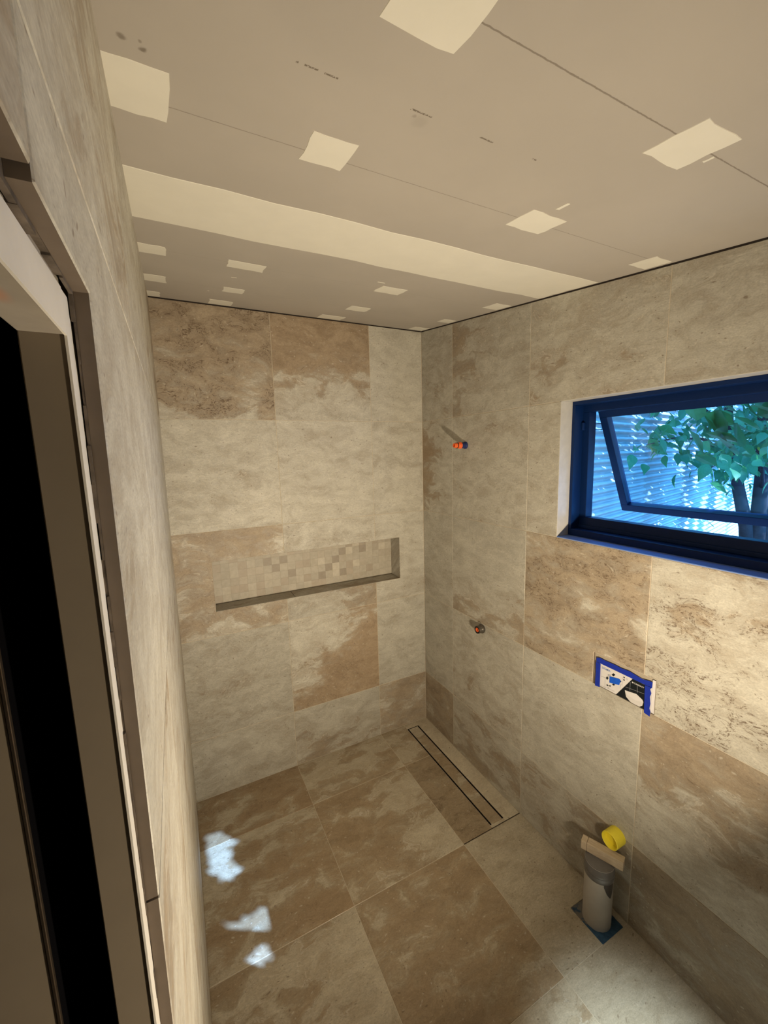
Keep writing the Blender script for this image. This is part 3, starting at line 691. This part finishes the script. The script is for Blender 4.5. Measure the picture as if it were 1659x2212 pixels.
box('reveal_shade_strip', (0.0012, -PY0 - 0.0012, PZ0), (0.028, -PY0, PZ1), plain('shaded_cut_edge', rgb(0.16, 0.125, 0.09), 0.9), card)  # thin strip added over the cut edge, its shade put into the colour
box('opening_board', (0.008, -1.5665, PZ0), (0.028, -PY0 - 0.0012, PZ1 - 0.003), plain('beige_board', rgb(0.40, 0.345, 0.27), 0.8), card)
flat('card', [(1.345, 0.9722), (1.566, 0.9722), (1.566, 1.090), (1.345, 1.090)], 0.003, 0.003, WHITE, card)
flat('black_panel', [(1.4932, 1.0719), (1.5440, 1.0713), (1.5440, 0.9722), (1.4315, 0.9722)], 0.0026, 0.0004, INK, card)
tp = 0.0019
flat('tape', [(1.3392, 1.0903), (1.3539, 1.0959), (1.3800, 1.0945), (1.4222, 1.0958), (1.4500, 1.0940), (1.4818, 1.0968), (1.5100, 1.0925), (1.5307, 1.0900), (1.5529, 1.0942), (1.5673, 1.0966), (1.5670, 1.0722), (1.3392, 1.0722)], tp, 0.0004, TAPE, card)
flat('tape', [(1.3392, 1.0722), (1.3605, 1.0722), (1.3618, 0.9680), (1.3403, 0.9650), (1.3398, 0.985), (1.3410, 1.02)], -0.0010, 0.0004, TAPE, card)
flat('tape', [(1.5425, 1.0722), (1.5670, 1.0742), (1.5620, 1.0655), (1.5674, 1.0522), (1.5630, 1.0355), (1.5666, 1.0088), (1.5641, 0.9889), (1.5685, 0.9791), (1.5672, 0.9570), (1.5456, 0.9610)], -0.0010, 0.0004, TAPE, card)
flat('tape_square', [(1.4007, 1.0359), (1.4380, 1.0450), (1.4450, 1.0440), (1.4471, 1.0395), (1.4424, 1.0189), (1.4011, 1.0083)], tp - 0.0002, 0.0004, TAPE2, card)
pk = 0.0023
flat('print_square', [(1.3927, 1.0418), (1.4060, 1.0450), (1.4061, 1.0340), (1.3933, 1.0310)], pk, 0.0003, GREY, card)
for pts in (((1.4158, 1.0566), (1.4245, 1.0544), (1.4165, 1.0438), (1.4078, 1.046)), ((1.39, 1.0305), (1.3962, 1.0258), (1.3909, 1.0142), (1.385, 1.0201)), ((1.4459, 1.0413), (1.4499, 1.0386), (1.4464, 1.0319), (1.4435, 1.0358)), ((1.4183, 1.0137), (1.4259, 1.0103), (1.4188, 1.0042), (1.4121, 1.0063))):
    flat('print_diamond', list(pts), pk, 0.0003, INK, card)
for pts in (((1.4555, 1.0624), (1.4636, 1.0633), (1.46, 1.0561)), ((1.4602, 1.0549), (1.4645, 1.0481), (1.4565, 1.0477)), ((1.3897, 0.9965), (1.3986, 0.9936), (1.3903, 0.9874)), ((1.3986, 0.9936), (1.406, 0.9997), (1.4063, 0.9912))):
    flat('print_triangle', list(pts), pk, 0.0003, INK, card)
def bar(name, a, b, wd, mat):
    d = (Vector(b) - Vector(a)).normalized(); nn = Vector((-d.y, d.x)) * wd / 2
    flat(name, [tuple(Vector(a) - nn), tuple(Vector(b) - nn), tuple(Vector(b) + nn), tuple(Vector(a) + nn)], pk, 0.0003, mat, card)
for a, b in (((1.3625, 1.0178), (1.392, 1.0208)), ((1.3817, 1.0184), (1.3832, 0.973)), ((1.4532, 1.058), (1.4547, 1.0231)), ((1.3643, 0.976), (1.424, 0.982)), ((1.450, 1.028), (1.446, 1.006))): bar('print_rule', a, b, 0.0009, GREY)
for a, b in (((1.4852, 1.0540), (1.4855, 1.0191)), ((1.5127, 1.0522), (1.515, 1.0261)), ((1.4679, 1.0248), (1.5421, 1.0345))): bar('print_rule', a, b, 0.0007, GREY)
def ringp(cx, cy, r, name):
    for k in range(10):
        a0 = 2 * math.pi * k / 10; a1 = 2 * math.pi * (k + 1) / 10
        yield (cx + r * math.cos(a0), cy + r * math.sin(a0))
for cx, cy in ((1.4717, 1.0590), (1.3982, 0.9835)):
    flat('print_dot', list(ringp(cx, cy, 0.0036, 'd')), pk, 0.0003, GREY, card)
    flat('print_dot', list(ringp(cx, cy, 0.0022, 'd')), pk - 0.0002, 0.0003, WHITE, card)
flat('print_bowl', [(1.4658, 1.0096), (1.4776, 0.9958), (1.5079, 0.9902), (1.5393, 0.9989), (1.5358, 0.9826), (1.5253, 0.9726), (1.5020, 0.9722), (1.4900, 0.9730), (1.4725, 0.9850)], pk, 0.0003, LGREY, card)
flat('print_lid', [(1.4658, 1.0096), (1.5119, 1.0180), (1.5350, 1.0070), (1.5393, 0.9989), (1.5079, 0.9902), (1.4776, 0.9958)], pk - 0.0002, 0.0003, WHITE, card)
def text(name, body, s0, z0, s1, z1, mat, x, bold=0.0):
    cu = bpy.data.curves.new(name, 'FONT'); cu.body = body; cu.size = 1.0; cu.offset = bold; cu.resolution_u = 3
    tmp = bpy.data.objects.new(name, cu); C.objects.link(tmp)
    dg = bpy.context.evaluated_depsgraph_get(); me = bpy.data.meshes.new_from_object(tmp.evaluated_get(dg))
    bpy.data.objects.remove(tmp)
    co = [v.co.copy() for v in me.vertices]
    xa_, xb_ = min(v.x for v in co), max(v.x for v in co); ya_, yb_ = min(v.y for v in co), max(v.y for v in co)
    for v, k in zip(me.vertices, co):
        v.co = Vector((x, -(s0 + (s1 - s0) * (k.x - xa_) / (xb_ - xa_)), z0 + (z1 - z0) * (k.y - ya_) / (yb_ - ya_))) - card.location
    me.materials.clear()
    return new_obj(name, me, mat, card)
text('lettering', 'SIGMA', 1.3655, 1.0545, 1.4030, 1.0630, INKB, pk, 0.006)
turned_dot = flat('print_logo', list(ringp(1.4945, 1.0575, 0.0032, 'd')), pk, 0.0003, WHITE, card)
text('lettering', 'GEBERIT', 1.4995, 1.0548, 1.5385, 1.0605, WHITE, pk, 0.008)

# ------------------------------------------------------------------ waste pipe standing in the floor
PX, PYc, PR = -0.0925, -1.4625, 0.0545
PVC = plain('grey_white_pvc', rgb(0.47, 0.44, 0.40), 0.45, 0.06, 25)
DUCT = plain('grey_duct_tape', rgb(0.17, 0.165, 0.165), 0.33, 0.12, 30, 0.25)
pipe = empty('waste_pipe', (PX, PYc, -0.004), 'pale grey waste pipe stub rising from the floor by the yellow cap', 'pipe')
turned('pipe', [(PR - 0.004, 0), (PR, 0), (PR, 0.284), (PR - 0.004, 0.284), (PR - 0.004, 0.0)], PVC, pipe, None, 40)
turned('tape_lid', [(0, 0.290), (0.03, 0.2895), (PR - 0.002, 0.2865), (PR + 0.0006, 0.282), (PR + 0.0012, 0.262), (PR + 0.0030, 0.259), (PR + 0.0030, 0.250), (PR + 0.0014, 0.247), (PR + 0.0028, 0.240), (PR + 0.0018, 0.226), (PR + 0.0006, 0.2245)], DUCT, pipe, None, 40)
bm = bmesh.new()                                     # torn flap of tape down the side
angs = [math.radians(a) for a in range(-126, -70, 7)]
lowz = [0.216, 0.198, 0.182, 0.172, 0.162, 0.158, 0.176, 0.200]
for i in range(len(angs) - 1):
    q = [(PR + 0.0009) * Vector((math.cos(a), math.sin(a), 0)) for a in (angs[i], angs[i + 1])]
    v = [bm.verts.new((q[0].x, q[0].y, lowz[i])), bm.verts.new((q[1].x, q[1].y, lowz[i + 1])), bm.verts.new((q[1].x, q[1].y, 0.230)), bm.verts.new((q[0].x, q[0].y, 0.230))]
    bm.faces.new(v)
bmesh.ops.remove_doubles(bm, verts=bm.verts[:], dist=1e-5)
for f in bm.faces[:]: pass
new_obj('torn_tape', finish(bm, 'torn_tape', True), plain('dark_torn_tape', rgb(0.075, 0.065, 0.06), 0.5), pipe)

# timber offcut lying across it
s = NT('raw_timber')
p = s.node('ShaderNodeTexCoord').outputs['Object']
n = s.noise(s.vmath('MULTIPLY', p, (1.0, 6.0, 6.0)), 30, 6, 0.6).outputs['Fac']
c = s.mix(s.ramp(n, 0.3, 0.7), rgb(0.58, 0.48, 0.35), rgb(0.47, 0.37, 0.26)); s.link(c, s.b.inputs['Base Color']); s.b.inputs['Roughness'].default_value = 0.8; s.bump(n, 0.3, 0.001)
TIMBER = s.m
bm = bmesh.new()
L = 0.158
add_box(bm, (-L / 2, -0.017, 0.0), (-L / 2 + 0.021, 0.017, 0.040), 0.0012)
add_box(bm, (-L / 2 + 0.0228, -0.017, 0.0), (L / 2, 0.017, 0.040), 0.0012)
add_box(bm, (-L / 2 + 0.020, -0.014, 0.003), (-L / 2 + 0.024, 0.014, 0.037))
o = new_obj('timber_offcut', finish(bm, 'timber_offcut'), TIMBER, None, (-0.076, -1.462, 0.2862))
o.rotation_euler = (0, 0, math.atan2(-0.14, 0.056))
tag(o, 'short raw timber offcut lying across the waste pipe', 'timber offcut')

# yellow cap on the flush pipe
YEL = plain('yellow_plastic', rgb(0.93, 0.80, 0.06), 0.5, 0.05, 50)
cap = empty('pipe_cap', (0.0, -1.474, 0.360), 'bright yellow round cap sticking out above the waste pipe', 'pipe cap')
turned('cup', [(0.030, 0.0), (0.0355, 0.0), (0.0355, 0.052), (0.0335, 0.054), (0.0320, 0.052), (0.0315, 0.028), (0.0, 0.027)], YEL, cap, m1, 40)
turned('flush_pipe_end', [(0, 0.0), (0.0305, 0.0), (0.0305, 0.024), (0, 0.024)], PVC, cap, m1, 32)

# ------------------------------------------------------------------ outside
tag(boxes('ground', [((0.22, -8, -0.5), (14, 6, -0.3))], plain('garden_soil', rgb(0.10, 0.085, 0.06), 0.95, 0.3, 3)), 'bare garden soil outside the window', 'ground', kind='structure')
# corrugated metal cladding of the shed
fx, fy = 2.35, 0.32; fd = Vector((math.cos(math.radians(13)), math.sin(math.radians(13)), 0)); fn = Vector((math.sin(math.radians(13)), -math.cos(math.radians(13)), 0))
shed = empty('shed_wall', (fx, fy, 0.0), 'corrugated metal shed wall seen through the window', 'shed wall')
s = NT('corrugated_zinc')
p = s.node('ShaderNodeTexCoord').outputs['Object']
n = s.noise(p, 3, 5).outputs['Fac']; n2 = s.noise(p, 40, 4).outputs['Fac']
c = s.mix(s.ramp(n, 0.3, 0.7), rgb(0.42, 0.44, 0.46), rgb(0.55, 0.56, 0.57)); c = s.mix(s.ramp(n2, 0.55, 0.75, 0, 0.3), c, rgb(0.3, 0.3, 0.3))
s.link(c, s.b.inputs['Base Color']); s.b.inputs['Metallic'].default_value = 0.15; s.b.inputs['Roughness'].default_value = 0.5
ZINC = s.m
def sheet(l0, l1, z0, z1, offs):
    bm = bmesh.new(); pit = 0.076; k = int((z1 - z0) / pit * 10)
    prev = None
    for i in range(k + 1):
        z = z0 + (z1 - z0) * i / k; d = 0.017 * math.cos(2 * math.pi * (z - z0) / pit) + offs
        row = []
        for l in (l0, l1):
            pos = fd * l + fn * d; row.append(bm.verts.new((pos.x, pos.y, z)))
        if prev: bm.faces.new((prev[0], prev[1], row[1], row[0]))
        prev = row
    me = finish(bm, 'sheet', True)
    o = new_obj('sheet', me, ZINC, shed)
    m = o.modifiers.new('gauge', 'SOLIDIFY'); m.thickness = 0.002
for i in range(8): sheet(-2.0 + 1.6 * i, -0.36 + 1.6 * i, -0.3, 0.84, 0.0 + 0.0012 * (i % 2)); sheet(-2.0 + 1.6 * i, -0.36 + 1.6 * i, 0.765, 2.98, 0.006 + 0.0012 * (i % 2))

# the tree in front of it
s = NT('leaf_green')
p = s.node('ShaderNodeTexCoord').outputs['Object']; rnd = s.node('ShaderNodeObjectInfo').outputs['Random']
c = s.mix(rnd, rgb(0.02, 0.15, 0.07), rgb(0.06, 0.25, 0.09))
c = s.mix(s.math('GREATER_THAN', rnd, 0.955), c, rgb(0.55, 0.50, 0.05))
n = s.noise(p, 25, 3).outputs['Fac']; c = s.mix(1.0, c, s.ramp(n, 0.3, 0.7, 0.8, 1.2), 'MULTIPLY')
s.link(c, s.b.inputs['Base Color']); s.b.inputs['Roughness'].default_value = 0.42
tl = s.node('ShaderNodeBsdfTranslucent'); s.link(s.mix(0.5, c, rgb(0.12, 0.42, 0.10)), tl.inputs[0])
mx = s.node('ShaderNodeMixShader'); mx.inputs[0].default_value = 0.35; s.link(s.b.outputs[0], mx.inputs[1]); s.link(tl.outputs[0], mx.inputs[2]); s.link(mx.outputs[0], s.out.inputs[0])
LEAF = s.m
BARK = plain('grey_brown_bark', rgb(0.055, 0.042, 0.045), 0.9, 0.35, 14, 0, 0.2, 0.8)
TB = Vector((3.95, -0.40, -0.30))
tree = empty('tree', TB, 'leafy many-stemmed tree in front of the corrugated shed', 'tree')
def limb(name, pts, rads, n=8):
    bm = bmesh.new(); tube(bm, [Vector(p) - TB for p in pts], rads, n)
    return new_obj(name, finish(bm, name, True), BARK, tree)
limb('trunk', [(3.95, -0.40, -0.35), (3.94, -0.40, 0.3), (3.92, -0.40, 0.75)], [0.17, 0.14, 0.15], 12)
limb('stem', [(3.92, -0.36, 0.6), (3.80, -0.34, 1.1), (3.66, -0.30, 1.5), (3.50, -0.24, 2.1), (3.4, -0.2, 2.9)], [0.08, 0.062, 0.052, 0.04, 0.025])
limb('stem', [(3.92, -0.40, 0.6), (3.86, -0.41, 1.2), (3.82, -0.42, 1.7), (3.75, -0.40, 2.4), (3.7, -0.4, 3.3)], [0.085, 0.068, 0.058, 0.045, 0.03])
limb('stem', [(3.94, -0.42, 0.6), (3.95, -0.44, 1.2), (3.98, -0.48, 1.8), (4.05, -0.5, 2.6), (4.1, -0.5, 3.4)], [0.085, 0.07, 0.06, 0.045, 0.03])
limb('stem', [(3.96, -0.46, 0.6), (4.08, -0.52, 1.2), (4.25, -0.6, 1.9), (4.4, -0.7, 2.8)], [0.08, 0.065, 0.05, 0.03])
limb('branch', [(3.62, -0.30, 1.62), (3.1, -0.36, 1.92), (2.55, -0.46, 2.02), (2.05, -0.50, 2.03), (1.75, -0.46, 1.98)], [0.022, 0.016, 0.012, 0.007, 0.003])
limb('branch', [(3.55, -0.26, 1.95), (3.0, -0.30, 2.25), (2.4, -0.38, 2.38), (1.8, -0.42, 2.34)], [0.022, 0.016, 0.01, 0.004])
limb('branch', [(3.85, -0.42, 1.5), (3.3, -0.60, 1.82), (2.7, -0.75, 1.90), (2.2, -0.82, 1.86), (1.95, -0.80, 1.80)], [0.022, 0.016, 0.011, 0.006, 0.003])
limb('branch', [(3.80, -0.42, 1.9), (3.2, -0.85, 2.2), (2.5, -1.1, 2.35), (2.0, -1.2, 2.4)], [0.022, 0.016, 0.01, 0.004])
limb('branch', [(4.05, -0.5, 2.4), (3.4, -1.3, 2.9), (2.5, -2.0, 3.1), (1.6, -2.6, 3.0), (0.9, -3.0, 2.95)], [0.035, 0.028, 0.022, 0.014, 0.006])
def leaf_mesh(seed):
    random.seed(seed)
    bm = bmesh.new()
    wv = [0.0, 0.20, 0.33, 0.36, 0.31, 0.20, 0.08, 0.0]; prev = None
    bend = random.uniform(0.15, 0.35)
    for i, wd in enumerate(wv):
        t = i / (len(wv) - 1); z = -bend * t * t
        row = [bm.verts.new((t, 0, z))]
        if wd > 0: row = [bm.verts.new((t, -wd, z + wd * 0.22 + random.uniform(-.02, .02))), row[0], bm.verts.new((t, wd, z + wd * 0.22 + random.uniform(-.02, .02)))]
        if prev:
            if len(prev) == 1: bm.faces.new((prev[0], row[1], row[0])); bm.faces.new((prev[0], row[2], row[1]))
            elif len(row) == 1: bm.faces.new((prev[0], prev[1], row[0])); bm.faces.new((prev[1], prev[2], row[0]))
            else: bm.faces.new((prev[0], prev[1], row[1], row[0])); bm.faces.new((prev[1], prev[2], row[2], row[1]))
        prev = row
    me = bpy.data.meshes.new('leaf'); bm.to_mesh(me); bm.free(); me.materials.append(LEAF)
    for p_ in me.polygons: p_.use_smooth = True
    return me
LM = [leaf_mesh(k) for k in range(4)]
random.seed(77)
paths = [[(3.1, -0.36, 1.92), (2.55, -0.46, 2.02), (2.05, -0.50, 2.03), (1.75, -0.46, 1.98)], [(3.0, -0.30, 2.25), (2.4, -0.38, 2.38), (1.8, -0.42, 2.34)],
         [(3.3, -0.60, 1.82), (2.7, -0.75, 1.90), (2.2, -0.82, 1.86), (1.95, -0.80, 1.80)], [(3.2, -0.85, 2.2), (2.5, -1.1, 2.35), (2.0, -1.2, 2.4)], [(3.9, -0.3, 2.3), (3.4, -0.5, 2.2), (2.9, -0.62, 2.12)], [(4.2, -0.2, 1.95), (3.9, -0.45, 1.9), (3.4, -0.55, 1.95)]]
def along(path, t):
    k = min(int(t * (len(path) - 1)), len(path) - 2); f = t * (len(path) - 1) - k
    return Vector(path[k]).lerp(Vector(path[k + 1]), f)
wts = [58, 44, 62, 44, 46, 44]
for pi_, path in enumerate(paths):
    for i in range(wts[pi_]):
        t = random.random() ** 1.25
        sp_ = 0.26 * (1.0 - 0.72 * t)
        pos = along(path, t) + Vector((random.gauss(0, sp_), random.gauss(0, sp_ * 0.8), random.gauss(0.0, sp_ * 0.62)))
        o = new_obj('leaf', random.choice(LM), None, tree, pos - TB)
        L_ = random.uniform(0.075, 0.145); o.scale = (L_, L_ * random.uniform(0.7, 0.95), L_)
        o.rotation_euler = (random.uniform(-0.9, 0.9), random.uniform(0.15, 1.25), random.uniform(math.radians(120), math.radians(330)))
# the bulk of the crown, beyond counting: shades shed and window, with a few gaps for the sun
gaps = [((-1.485, -0.425), (0.048, 0.022)), ((-1.475, -0.362), (0.050, 0.010)), ((-1.455, -0.530), (0.024, 0.010)), ((-1.515, -0.288), (0.010, 0.010)),
        ((-1.340, -0.800), (0.026, 0.024)), ((-1.480, -0.765), (0.036, 0.006)), ((-1.375, -0.895), (0.026, 0.004)), ((-1.390, -0.955), (0.028, 0.003))]
tris = []
bm = bmesh.new()
def leaf_into(pos, rot, L_, wd):
    mt = Matrix.Translation(pos - TB) @ rot.to_matrix().to_4x4()
    pts = [(-0.5, 0, 0), (-0.25, -0.30, 0.03), (0.1, -0.34, 0.03), (0.5, 0, -0.05), (0.1, 0.34, 0.03), (-0.25, 0.30, 0.03)]
    v = [bm.verts.new(mt @ Vector((x * L_, y * wd, z * L_))) for x, y, z in pts]
    bm.faces.new((v[0], v[1], v[2], v[3])); bm.faces.new((v[0], v[3], v[4], v[5]))
random.seed(31)
n_put = 0
while n_put < 1500:
    py = random.uniform(-2.62, -1.0); pz = random.uniform(1.45, 2.32); out = random.uniform(0.35, 0.95)
    pos = Vector((0.15, py, pz)) - SUN_D * (out / -SUN_D.x)
    L_ = random.uniform(0.09, 0.15)
    hit = pos + SUN_D * (pos.z / -SUN_D.z)
    rr = 0.5 * L_
    if any(((hit.x - c_[0]) / (e[0] + rr * 1.0)) ** 2 + ((hit.y - c_[1]) / (e[1] + rr * 1.0)) ** 2 < 1.0 for c_, e in gaps): continue
    base = (-SUN_D).to_track_quat('Z', 'Y').to_euler()
    rot = Euler((base.x + random.uniform(-0.5, 0.5), base.y + random.uniform(-0.5, 0.5), base.z + random.uniform(-3.1, 3.1)))
    q = (-SUN_D).to_track_quat('Z', 'Y') @ Euler((random.uniform(-0.5, 0.5), random.uniform(-0.5, 0.5), random.uniform(-3.1, 3.1))).to_quaternion()
    leaf_into(pos, q, L_, L_); n_put += 1
for (cx, cy, cz, rx, ry, rz, k) in ((3.6, -0.9, 3.2, 1.3, 0.9, 0.6, 800), (5.2, -0.6, 2.6, 1.0, 0.9, 0.8, 450), (5.6, 0.1, 1.9, 0.9, 0.5, 0.5, 260), (2.8, -1.3, 3.0, 0.8, 0.5, 0.4, 200)):
    for i in range(k):
        pos = Vector((cx + random.gauss(0, rx * 0.5), cy + random.gauss(0, ry * 0.5), cz + random.gauss(0, rz * 0.5)))
        q = Euler((random.uniform(-1, 1), random.uniform(-1, 1), random.uniform(-3.1, 3.1))).to_quaternion()
        L_ = random.uniform(0.10, 0.17); leaf_into(pos, q, L_, L_)
for i in range(520):                                    # high boughs that shade the shed
    l = random.uniform(-1.5, 8.5); z = random.uniform(0.2, 2.7)
    pos = Vector((fx, fy, z)) + fd * l - SUN_D * random.uniform(2.2, 3.6)
    if pos.z < 2.35 + 0.05 * (pos.x): continue
    q = (-SUN_D).to_track_quat('Z', 'Y') @ Euler((random.uniform(-0.5, 0.5), random.uniform(-0.5, 0.5), random.uniform(-3.1, 3.1))).to_quaternion()
    L_ = random.uniform(0.26, 0.44); leaf_into(pos, q, L_, L_ * 0.9)
for i in range(700):                                    # smaller leaves between the boughs in view
    path = random.choice(paths); t = random.random() ** 1.6
    sp_ = 0.30 * (1.0 - 0.6 * t)
    pos = along(path, t) + Vector((random.gauss(0.25, sp_), random.gauss(0.05, sp_ * 0.8), random.gauss(0.06, sp_ * 0.6)))
    q = Euler((random.uniform(-0.9, 0.9), random.uniform(0.15, 1.25), random.uniform(math.radians(120), math.radians(330)))).to_quaternion()
    L_ = random.uniform(0.06, 0.11); leaf_into(pos, q, L_, L_ * 0.85)
me = bpy.data.meshes.new('foliage'); bm.to_mesh(me); bm.free()
o = new_obj('foliage', me, LEAF, tree); o['kind'] = 'stuff'
